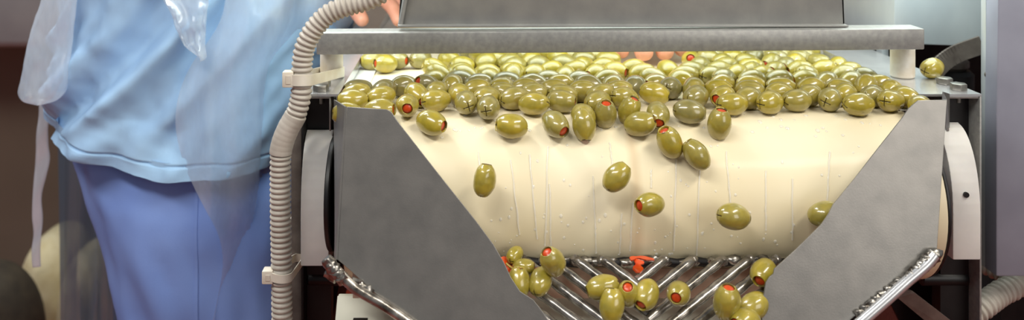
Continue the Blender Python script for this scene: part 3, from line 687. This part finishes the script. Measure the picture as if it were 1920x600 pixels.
# olives tumbling over and down the drum: (px, py, lift off the belt, axis(right, up, toward), hue, label)
for (px, py, e, a, h, lab, sc) in [
    (1095, 234, .0098, (.06, -.93, .35), .35, 'upright olive sliding over the belt edge with its red end down, left of three', 1.02),
    (1135, 214, .0100, (.0, .9, .42), .6, 'grey-green upright olive, middle one of three at the belt edge', 1.0),
    (1180, 207, .0100, (.35, .9, .2), .25, 'yellow-green tilted olive, right one of three upright at the belt edge', .98),
    (1200, 232, .0100, (.85, .3, .25), .35, 'plump olive lying slanted just below the three upright olives', 1.04),
    (1349, 232, .0098, (.08, .96, .2), .4, 'single upright olive sliding over the belt edge right of centre', 1.06),
    (1256, 267, .0110, (-.45, .85, .2), .2, 'left olive of the tumbling pair high on the drum', 1.04),
    (1306, 290, .0120, (-.55, .75, -.2), .5, 'right olive of the tumbling pair high on the drum', 1.0),
    (908, 338, .0230, (.15, .95, -.2), .25, 'falling upright olive nearest the left guard', .98),
    (1156, 332, .0200, (.65, .7, -.2), .3, 'falling tilted olive at mid-height beside the belt splice', .98),
    (1218, 383, .0240, (-.82, .1, .55), .3, 'falling olive with its red end to the left, just right of the splice', .98),
    (1375, 406, .0200, (.95, -.15, -.2), .45, 'falling flat-lying olive low on the drum right of centre', 1.04),
    (1546, 401, .0130, (.8, .3, .2), .45, 'olive falling half hidden behind the right guard edge', 1.0),
    (1036, 491, .0330, (-.4, .8, .35), .45, 'large falling olive with reddish top, just above the rods at left', .98)]:
    olive(on_drum(px, py, e), (a[0], -a[2], a[1]), h, lab, None, sc)
for (px, py, e, a, h, lab, sc) in [
    (965, 478, .0120, (.5, .3, -.8), .2, 'small olive at the top left of the rod grate by the guard', .62),
    (982, 501, .0110, (.9, .1, .2), .35, 'small shrivelled olive with a stalk above two plump ones at left', .70),
    (972, 531, .0150, (.1, .95, -.2), .25, 'upright olive on the rods touching the left guard edge', .92),
    (1013, 528, .0150, (.4, .5, -.75), .3, 'round olive on the rods right of the one touching the left guard', .90),
    (1130, 539, .0150, (-.92, -.25, .1), .3, 'long olive lying on the rods left of the valley', 1.0),
    (1147, 573, .0190, (.1, .9, -.3), .25, 'upright olive lowest in the grate valley at left', .95),
    (1178, 551, .0140, (-.15, .75, .6), .3, 'olive with reddish top wedged in the middle of the grate valley', .92),
    (1212, 552, .0160, (-.55, -.35, .75), .25, 'olive with red end low left, right side of the grate valley', .95),
    (1272, 550, .0170, (-.4, .1, .9), .35, 'round olive facing its red end forward on the right rods', .92),
    (1363, 568, .0230, (.05, .95, .15), .35, 'long upright olive dropping onto the right rods', 1.08),
    (1432, 511, .0120, (-.55, -.25, .8), .15, 'yellow-green olive with dark red hole beside the notch of the right guard', 1.0),
    (1412, 574, .0120, (.8, .3, -.4), .3, 'olive half hidden behind the right guard low on the rods', 1.0),
    (1398, 604, .0180, (-.8, .1, .5), .25, 'lowest olive by the right guard cut off by the frame', 1.0)]:
    olive(cp(px, py, e), (a[0], -a[2], a[1]), h, lab, None, sc)
p = at(1761, 135, .80); p.z = .9125 + .0092; p.y = .062
olive(p, (.5, .3, .1), .15, 'lone yellow-green olive resting on the right rail by the bolts', None)
# pepper strips and a stalk
def pepper(pts, w, label):
    bm = bmesh.new(); P = spline(pts, 6); fr = frames(P)
    L = []
    for i, (q, t, u, w_) in enumerate(fr):
        k = w * (.8 + .3 * math.sin(i * .9)); 
        L.append([bm.verts.new(q + u * k + CN * .0008), bm.verts.new(q - u * k + CN * .0008), bm.verts.new(q - u * k - CN * .0008), bm.verts.new(q + u * k - CN * .0008)])
    for a, b in zip(L, L[1:]):
        for j in range(4): bm.faces.new((a[j], a[(j + 1) % 4], b[(j + 1) % 4], b[j]))
    bm.faces.new(L[0]); bm.faces.new(list(reversed(L[-1])))
    bmesh.ops.recalc_face_normals(bm, faces=bm.faces)
    o = obj('pepper_strip', bm, M['pepper'], smooth=40); o['label'] = label; o['category'] = 'pepper strip'; o['group'] = 'red pepper pieces on the grate'
pepper([cp(1181, 486, .010), cp(1197, 483, .011), cp(1226, 487, .009)], .0030, 'upper red pepper strip on the cross bar near the splice')
pepper([cp(1199, 488, .0125), cp(1196, 498, .011), cp(1197, 511, .008)], .0040, 'red pepper piece folded below the upper strip at the valley top')
pepper([cp(938, 484, .011), cp(948, 497, .011), cp(952, 512, .009)], .0048, 'red pepper strip beside the left guard edge')
pepper([cp(992, 507, .008), cp(1006, 505, .0085), cp(1016, 507, .008)], .0034, 'red pepper bit between the small olives and the large falling one')
# water: beads and runs on the belt nose
bm = bmesh.new()
def bead(p, nrm, r, st=1.0, h=.35):
    g = bmesh.ops.create_uvsphere(bm, u_segments=10, v_segments=6, radius=1)
    t = Vector((1, 0, 0)); s = nrm.cross(t).normalized()
    for v in g['verts']:
        v.co = p + t * v.co.x * r + s * v.co.y * r * st + nrm * v.co.z * r * h
def dnorm(p): return Vector((0, p.y - AY, p.z - AZ)).normalized()
for k in range(240):
    px, py = random.uniform(770, 1690), random.choice((random.uniform(208, 250), random.uniform(215, 470), random.uniform(400, 478)))
    if px < 770 + max(0, py - 240) * .72 or px > 1690 - max(0, py - 220) * .9: continue
    p = on_drum(px, py, .0); bead(p, dnorm(p), random.uniform(.0007, .0021) if py < 260 else random.uniform(.0005, .0013), random.uniform(.8, 1.5))
for (x, y0, y1, s) in [(897, 285, 330, 4), (958, 300, 440, 16), (993, 290, 448, 14), (1028, 275, 460, -6), (1031, 345, 468, 2), (1112, 330, 474, 6), (1143, 268, 312, 6), (1166, 400, 474, -4), (1187, 380, 470, -6), (1221, 318, 352, 0), (1268, 300, 470, -5), (1312, 320, 478, -6), (1362, 284, 390, 8), (1436, 320, 432, 0), (1486, 335, 450, 0), (1556, 285, 392, -6)]:
    pts = []; ph = random.random() * 9
    for k in range(25):
        t = k / 24; pts.append(on_drum(x + s * t + 2.2 * math.sin(t * 7 + ph) * noise.noise(Vector((t * 4, ph, 0))), y0 + (y1 - y0) * t, .0001))
    add_tube(bm, pts, lambda i: .00062 + .0004 * abs(noise.noise(Vector((i * .35, ph, 3)))), 8)
o = obj('water_drops', bm, M['water'], smooth=80, kind='stuff'); o['label'] = 'water beads and runs on the cream belt nose'; o['category'] = 'water'
bm = bmesh.new(); add_tube(bm, spline([cp(940 + 9, 494, .014), cp(957, 501, .014), cp(968, 508, .013)], 6), .0009, 8)
o = obj('olive_stalk', bm, M['olive'], smooth=60); o.color = (.46, .30, .05, 1); o['label'] = 'thin curled stalk on the red pepper by the left guard'; o['category'] = 'stalk'
# ================================================================== sacks and tank in the background
def sack(name, pxpts, d, depth, mat, label):
    bm = bmesh.new(); P = [at(x, y, d) for x, y in pxpts]
    c = sum(P, Vector()) / len(P); n = len(P); rings = []
    for j in range(13):
        t = -1 + 2 * j / 12; k = max(.02, (1 - abs(t) ** 2.6)) ** .5
        rings.append([bm.verts.new(Vector((c.x + (q.x - c.x) * k, CY + d + depth * (1 + t), max(.0, c.z + (q.z - c.z) * k if q.z > c.z else c.z * (1 - k) * .15 + q.z)))) for q in P])
    for a, b in zip(rings, rings[1:]):
        for k in range(n): bm.faces.new((a[k], a[(k + 1) % n], b[(k + 1) % n], b[k]))
    bm.faces.new(rings[0]); bm.faces.new(list(reversed(rings[-1])))
    bmesh.ops.recalc_face_normals(bm, faces=bm.faces)
    o = obj(name, bm, mat, smooth=60); o['label'] = label; o['category'] = 'sack'; return o
def blob_outline(x0, x1, top, lean, d, n=26):
    """bulging outline standing on the floor, in photo pixels"""
    yb = VY + CZ * F / d
    pts = []
    for k in range(n + 1):
        a = PI * k / n
        w = (x1 - x0) / 2; cx = (x0 + x1) / 2
        h = max(0, math.sin(a)) ** .6
        pts.append((cx - w * math.cos(a) * (1 if h > 0 else 1) + lean * h, yb - (yb - top) * h))
    return pts
sack('sack', blob_outline(0, 120, 462, 8, 2.1), 2.1, .12, M['sack'], 'pale beige sack slumped on the floor behind the worker at far left')
sack('sack', blob_outline(78, 190, 488, 8, 2.0), 2.0, .10, M['sack'], 'beige sack nearest the worker, partly behind the grey plastic sheet')
sack('sack', blob_outline(-190, 45, 525, 10, 1.8), 1.8, .08, M['sack_dark'], 'dark sack at the far left bottom beside the pale sack')
tk = thing('steel_tank', 'dull grey steel tank on legs against the brown wall at far left', 'tank', (-1.3, 1.5, 0))
zb = at(0, 92, 2.1).z
bm = bmesh.new(); add_box(bm, (-2.2, 1.35, zb), (-.72, 1.66, 1.6), .02, 3); obj('tank_body', bm, M['tank'], tk, smooth=30)
for x in (-2.1, -.82):
    bm = bmesh.new(); add_box(bm, (x, 1.50, 0), (x + .05, 1.55, zb + .001), .004); obj('leg', bm, M['dark'], tk, smooth=30)
# ================================================================== the worker
pr = thing('person', 'worker in a light blue shirt, violet trousers and clear plastic apron reaching over the belt', 'person', (-.36, .42, 0))
# body: one skinned figure
V, E, Rr = [], [], []
def jt(p, r, parent=None):
    V.append(Vector(p)); Rr.append(r)
    if parent is not None: E.append((parent, len(V) - 1))
    return len(V) - 1
pel = jt((-.36, .42, .90), (.13, .12))
ab = jt((-.345, .42, 1.02), (.12, .115), pel)
chs = jt((-.30, .42, 1.18), (.125, .12), ab)
uch = jt((-.255, .42, 1.32), (.11, .09), chs)
nk = jt((-.215, .42, 1.42), (.055, .055), uch)
hd0 = jt((-.185, .42, 1.49), (.068, .07), nk)
hd1 = jt((-.165, .42, 1.57), (.088, .078), hd0)
hd2 = jt((-.170, .42, 1.64), (.06, .06), hd1)
for s in (-1, 1):
    h = jt((-.36, .42 + s * .09, .86), (.09, .09), pel)
    kn = jt((-.345, .42 + s * .095, .48), (.056, .056), h)
    an = jt((-.365, .42 + s * .095, .10), (.038, .038), kn)
    jt((-.26, .42 + s * .10, .045), (.036, .032), an)
def hand(wr, palm, tips, thumb, parent):
    w = jt(wr, (.026, .024), parent)
    pm = jt(palm, (.026, .020), w)
    for (kx, mid, tip, r) in tips:
        a = jt(kx, (r * 1.08, r * 1.08), pm); b = jt(mid, (r, r), a); jt(tip, (r * .82, r * .82), b)
    a = jt(thumb[0], (.0105, .0105), w); b = jt(thumb[1], (.0098, .0098), a); jt(thumb[2], (.008, .008), b)
sh = jt((-.245, .25, 1.32), (.062, .062), uch); el_ = jt((-.04, .40, 1.20), (.044, .044), sh)
fx = [.170, .193, .216, .238]
hand((.150, .330, 1.010), (.186, .262, .972),
     [((.168, .222, .952), (.164, .192, .933), (.163, .172, .909), .0120),
      ((.187, .216, .955), (.186, .184, .934), (.186, .163, .908), .0124),
      ((.206, .219, .953), (.208, .188, .933), (.209, .168, .908), .0120),
      ((.224, .226, .948), (.229, .202, .930), (.231, .183, .909), .0108)],
     ((.148, .282, .975), (.138, .246, .950), (.138, .216, .925)), el_)
sh = jt((-.245, .59, 1.32), (.062, .062), uch); el_ = jt((-.20, .60, 1.08), (.044, .044), sh)
hand((-.150, .375, .992), (-.128, .328, .963),
     [((-.096, .292, .958), (-.080, .270, .946), (-.072, .254, .930), .0088),
      ((-.092, .306, .958), (-.070, .288, .944), (-.060, .276, .927), .0092),
      ((-.090, .324, .957), (-.066, .312, .942), (-.056, .304, .925), .0088),
      ((-.096, .344, .954), (-.074, .338, .940), (-.064, .334, .925), .0080)],
     ((-.136, .300, .958), (-.124, .272, .944), (-.112, .252, .932)), el_)
me = bpy.data.meshes.new('body'); off = base(pr)
me.from_pydata([v - off for v in V], E, []); me.materials.append(M['skin'])
body = bpy.data.objects.new('body', me); COL.objects.link(body); body.parent = pr
sk = body.modifiers.new('skin', 'SKIN'); sk.use_smooth_shade = True
for i, r in enumerate(Rr): me.skin_vertices[0].data[i].radius = r
me.skin_vertices[0].data[0].use_root = True
ss = body.modifiers.new('sub', 'SUBSURF'); ss.levels = 2; ss.render_levels = 2
# head details
bm = bmesh.new(); add_blob(bm, (-.190, .42, 1.625), .1, (1.02, .86, .78), .05, 1, 3); add_blob(bm, (-.235, .42, 1.56), .075, (.8, .95, 1.1), .05, 2, 3); obj('hair', bm, M['hair'], pr, smooth=60)
for s in (-1, 1):
    bm = bmesh.new(); add_blob(bm, (-.093, .42 + s * .033, 1.585), .0115, (1, 1, 1), 0, 1, 3); obj('eye', bm, M['eye'], pr, smooth=60)
    bm = bmesh.new(); add_blob(bm, (-.175, .42 + s * .083, 1.565), .03, (.6, .28, 1.0), .1, 1, 2); obj('ear', bm, M['skin'], pr, smooth=60)
    bm = bmesh.new(); add_blob(bm, (-.285, .42 + s * .098, .044), .14, (1.0, .36, .31), .03, 1, 3); obj('shoe', bm, M['shoe'], pr, smooth=60)
bm = bmesh.new(); add_blob(bm, (-.073, .42, 1.555), .022, (.9, .6, 1.2), .05, 1, 2); obj('nose', bm, M['skin'], pr, smooth=60)
bm = bmesh.new(); add_blob(bm, (-.092, .42, 1.515), .02, (.35, 1.15, .32), .05, 1, 2); obj('mouth', bm, M['pimento'], pr, smooth=60)
# shirt
def nz(x, y, z): return noise.noise(Vector((x, y, z)))
def sdisp(a, z, p):
    s = a * .20
    diag = (z - 1.0) * 1.0 - math.cos(a) * .22           # folds running down from the front to the back hem
    d = .018 * nz(diag * 11, s * 3, 1.3) + .013 * nz(diag * 27 + 3, a * .8, 4.1) + .006 * nz(a * 6, z * 20, 7.7) + .002 * nz(a * 20, z * 60, 2.7)
    if math.sin(a) < 0:
        for (ox, oz, w, h) in ((-.323, .915, .012, .015), (-.375, .935, .013, .011), (-.43, .90, .010, .009), (-.285, .875, .010, .008)):
            q = (p.x - ox) * .753 - (z - oz) * .658 + .006 * nz(z * 14, ox * 40, 3)
            d += h * (math.exp(-(q / w) ** 2) - .8 * math.exp(-((q - 2.2 * w) / (1.4 * w)) ** 2)) * min(1, -math.sin(a) * 1.6) * max(0, min(1, (z - .775) / .05))
    k = max(0, 1 - (z - .765) / .05)
    d += .0015 * math.sin(a * 11 + 1) * k + .003 * nz(a * 9, 3, 1) * k
    if abs(z - .781) < .0015: d -= .0022
    return d
S = interp([(.765, -.347, .42, .178, .200), (.80, -.346, .42, .177, .199), (.86, -.343, .42, .176, .196), (.94, -.328, .42, .184, .192), (1.1, -.318, .42, .165, .200), (1.25, -.275, .42, .155, .205), (1.36, -.238, .42, .125, .165), (1.42, -.216, .42, .066, .078)], 28)
bm = bmesh.new(); R_ = loft(bm, S, 200, 2.15, sdisp, cap=False)
for v in bm.verts:
    if v.co.z < .92: v.co.z += .040 * (1 - max(0, v.co.z - .765) / .155) * max(0, min(1, (-.335 - v.co.x) / .17))
inner = [[bm.verts.new(v.co + (Vector((S[0][1], S[0][2], v.co.z)) - v.co) * .03 + Vector((0, 0, .0 if j == 0 else .02))) for v in R_[0]] for j in range(2)]
for a, b in ((inner[0], R_[0]), (inner[1], inner[0])):
    for k in range(200): bm.faces.new((a[k], a[(k + 1) % 200], b[(k + 1) % 200], b[k]))
for s, pa, pb in ((-1, (-.245, .26, 1.33), (-.10, .355, 1.235)), (1, (-.245, .58, 1.33), (-.212, .625, 1.17))):
    P = [Vector(pa).lerp(Vector(pb), t / 6) for t in range(7)]
    add_tube(bm, P, lambda i: .082 - .003 * i + .003 * math.sin(i * 2), 24)
bmesh.ops.recalc_face_normals(bm, faces=bm.faces)
obj('shirt', bm, M['shirt'], pr, smooth=80)
# trousers
def pdisp(a, z, p):
    return .010 * nz(a * 2.2 + z * 2, z * 5, 2.2) + .006 * nz(a * 5 + z * 9, z * 14, 5.5) + .002 * nz(a * 14, z * 30, 1.5) + .005 * math.exp(-((math.cos(a) * 1 + .62) / .06) ** 2) * (1 if math.sin(a) < 0 else 0)
bm = bmesh.new()
loft(bm, interp([(.96, -.335, .42, .130, .145), (.88, -.335, .42, .135, .150), (.80, -.334, .42, .146, .166), (.765, -.334, .42, .152, .180), (.72, -.330, .42, .140, .186), (.67, -.326, .42, .122, .182), (.62, -.322, .42, .100, .165)], 6), 72, 2.2, pdisp)
for cy in (.328, .512):
    loft(bm, interp([(.77, -.345, cy, .130, .060), (.735, -.330, cy, .126, .090), (.70, -.324, cy, .120, .096), (.62, -.312, cy, .105, .095), (.55, -.306, cy, .098, .092), (.46, -.312, cy, .090, .086), (.30, -.350, cy, .080, .076), (.10, -.352, cy, .078, .074), (.06, -.352, cy, .078, .074)], 7), 64, 2.1, pdisp)
tro = obj('trousers', bm, M['pants'], pr, smooth=80)
rm = tro.modifiers.new('remesh', 'REMESH'); rm.mode = 'VOXEL'; rm.voxel_size = .006; rm.use_smooth_shade = True
sm = tro.modifiers.new('smooth', 'SMOOTH'); sm.factor = .5; sm.iterations = 10
bm = bmesh.new()
P = []
dg = bpy.context.evaluated_depsgraph_get(); dg.update(); te = tro.evaluated_get(dg)
for k in range(60):
    z = .785 - .55 * k / 59
    hit, q, nn, ix = te.ray_cast(Vector((-.298 + .006 * k / 59, 0, z)) - base(pr), Vector((0, 1, 0)))
    if hit: P.append(q + base(pr) + Vector((0, .0012, 0)))
for v, w in zip(P, P[1:]):
    add_prism(bm, [v + Vector((-.002, 0, 0)), v + Vector((.002, 0, 0)), w + Vector((.002, 0, 0)), w + Vector((-.002, 0, 0))], Vector((0, -.0022, 0)))
bmesh.ops.remove_doubles(bm, verts=bm.verts, dist=.0004)
obj('side_seam', bm, M['pants'], tro, smooth=60)
# plastic apron: front sheet wrapped round the near side, belly and far side
ap_secs = interp([(1.22, -.282, .42, .180, .225), (1.10, -.318, .42, .190, .222), (.95, -.330, .42, .202, .216), (.88, -.345, .42, .182, .216), (.80, -.348, .42, .182, .216), (.70, -.345, .42, .168, .205), (.60, -.338, .42, .140, .196), (.50, -.336, .42, .130, .19), (.38, -.336, .42, .130, .19)], 9)
bm = bmesh.new(); rows_ = []
for (z, cx, cy, rx, ry) in ap_secs:
    row = []
    e = min(1, max(0, (1.05 - z) / .5))
    a0 = math.radians(-78 + 12 * e + 6 * math.sin(z * 21)); a1 = math.radians(95)
    for k in range(97):
        a = a0 + (a1 - a0) * k / 96
        pl = (.006 + .012 * e) * math.sin(a * 9 + 2.2 * math.sin(z * 5)) + .004 * math.sin(a * 23 + 3 * math.sin(z * 4 + 1)) + .010 * nz(a * 4 + z * 3, z * 2.5, 9) + .005 * nz(a * 14, z * 5, 2)
        flare = 1 + .05 * e * nz(a * 2, z * 4, 4)
        row.append(bm.verts.new((cx + (rx * flare + pl) * math.cos(a), cy + (ry + pl) * math.sin(a), z)))
    rows_.append(row)
for a, b in zip(rows_, rows_[1:]):
    for k in range(96): bm.faces.new((a[k], a[k + 1], b[k + 1], b[k]))
apn = obj('apron', bm, M['film'], pr, smooth=70, label='clear plastic apron')
# crumpled waist gather on the near side
def film_tube(name, secs, mat, parent, amp, seed, thick):
    """flattened closed bag: secs = (px_left, px_right, py) at depth d"""
    bm = bmesh.new(); rings = []
    for (xl_, xr_, py, d) in secs:
        a, b = at(xl_, py, d), at(xr_, py, d); c = (a + b) / 2; w = (b.x - a.x) / 2; ring = []
        for k in range(40):
            t = 2 * PI * k / 40
            u = amp * (noise.noise(Vector((math.cos(t) * 2.2, py * .018, seed))) + .6 * noise.noise(Vector((math.cos(t) * 6, py * .05, seed + 3))) * (1 if math.sin(t) < 0 else .4))
            ring.append(bm.verts.new((c.x + w * math.cos(t), c.y + thick * math.sin(t) + u, c.z)))
        rings.append(ring)
    for a, b in zip(rings, rings[1:]):
        for k in range(40): bm.faces.new((a[k], b[k], b[(k + 1) % 40], a[(k + 1) % 40]))
    bm.faces.new(rings[-1]); bm.faces.new(list(reversed(rings[0])))
    bmesh.ops.recalc_face_normals(bm, faces=bm.faces)
    return obj(name, bm, mat, parent, smooth=70)
def secs_from(keys, d, n=6):
    return interp([(a, b, c, d) for a, b, c in keys], n)
film_tube('apron_gather', secs_from([(285, 390, -60), (305, 392, 0), (322, 388, 25), (332, 386, 55), (345, 384, 85), (372, 386, 105), (378, 384, 112)], .955), M['film'], apn, .008, 5, .008)
film_tube('apron_bow', secs_from([(96, 152, -60), (78, 144, 0), (62, 139, 45), (50, 133, 95), (40, 129, 145), (36, 124, 168), (37, 116, 180), (44, 106, 188), (60, 96, 192)], 1.0), M['film'], apn, .0035, 1, .012)
bm = bmesh.new(); rr = []
for i, (x0_, x1_, y) in enumerate(interp([(72, 90, 178), (72, 93, 215), (70, 91, 245), (69, 90, 275), (66, 93, 300), (64, 88, 330), (63, 78, 370), (61, 79, 410), (62, 78, 440), (60, 77, 470), (63, 76, 500)], 5)):
    r_ = []
    for j in range(5):
        q = at(x0_ + (x1_ - x0_) * j / 4, y, 1.12); q.y += .002 * math.sin(i * .35 + j * .5); r_.append(bm.verts.new(q))
    rr.append(r_)
for a, b in zip(rr, rr[1:]):
    for j in range(4): bm.faces.new((a[j], a[j + 1], b[j + 1], b[j]))
tie = obj('apron_tie', bm, M['film_white'], apn, smooth=70)
sm = tie.modifiers.new('thickness', 'SOLIDIFY'); sm.thickness = .0008
bm = bmesh.new(); rr = []
for i in range(40):
    t = i / 39; r_ = []
    for j in range(25):
        s = j / 24
        x = 108 - 3 * t + (s * 150)
        q = at(x, 240 + 620 * t, 1.36 - .05 * s); q.y += .010 * math.sin(s * 14 + t * 2) + .006 * math.sin(s * 31 + t); r_.append(bm.verts.new(q))
    rr.append(r_)
for a, b in zip(rr, rr[1:]):
    for j in range(24): bm.faces.new((a[j], a[j + 1], b[j + 1], b[j]))
obj('apron_panel', bm, M['film_grey'], apn, smooth=70, label='greyish far side of the apron hanging behind the legs')
# ================================================================== light, world, camera
def area(name, loc, tgt, sx, sy, power, col=(1, 1, 1)):
    l = bpy.data.lights.new(name, 'AREA'); l.shape = 'RECTANGLE'; l.size = sx; l.size_y = sy; l.energy = power; l.color = col
    o = bpy.data.objects.new(name, l); COL.objects.link(o); o.location = loc
    o.rotation_euler = (Vector(tgt) - Vector(loc)).to_track_quat('-Z', 'Y').to_euler(); return o
area('overhead_light', (-.75, -1.0, 2.3), (.05, .1, .85), 1.3, .25, 23, (1, .97, .92))
area('overhead_light', (1.05, -.7, 2.3), (.2, 0, .85), 1.2, .25, 22, (1, .94, .83))
area('overhead_light', (-.9, .6, 2.6), (-.5, .6, .8), 1.2, .25, 14, (.93, .97, 1))  # unseen source over the worker, raised to brighten shirt and apron
area('overhead_light', (-1.3, .9, 2.8), (-1.0, 1.2, .4), 1.2, .25, 32, (1, .96, .9))  # unseen source added to lift the wall, tank and sacks at left
area('guard_fill', (1.25, -1.75, 1.45), (.25, -.1, .86), 1.0, .9, 12, (1, .95, .88))  # added soft source that brightens the right guard, no window there
area('hood_lamp', (.14, .115, 1.018), (.14, .15, .9), .76, .14, 1.6, (.88, 1, .94))
w = bpy.data.worlds.new('world'); SC.world = w; w.use_nodes = True
w.node_tree.nodes['Background'].inputs['Color'].default_value = (.86, .92, 1.0, 1); w.node_tree.nodes['Background'].inputs['Strength'].default_value = .19
cam = bpy.data.cameras.new('camera'); co = bpy.data.objects.new('camera', cam); COL.objects.link(co); SC.camera = co
co.location = (0, CY, CZ); co.rotation_euler = (PI / 2, 0, 0)
cam.sensor_fit = 'HORIZONTAL'; cam.sensor_width = 36; cam.lens = F / 1920 * 36
cam.shift_x = (960 - VX) / 1920; cam.shift_y = -(300 - VY) / 1920
cam.clip_start = .05
cam.dof.use_dof = True; cam.dof.focus_distance = .72; cam.dof.aperture_fstop = 6.5
SC.view_settings.view_transform = 'Standard'; SC.view_settings.look = 'None'; SC.view_settings.gamma = 1; SC.view_settings.exposure = -0.08
SC.view_settings.use_curve_mapping = False
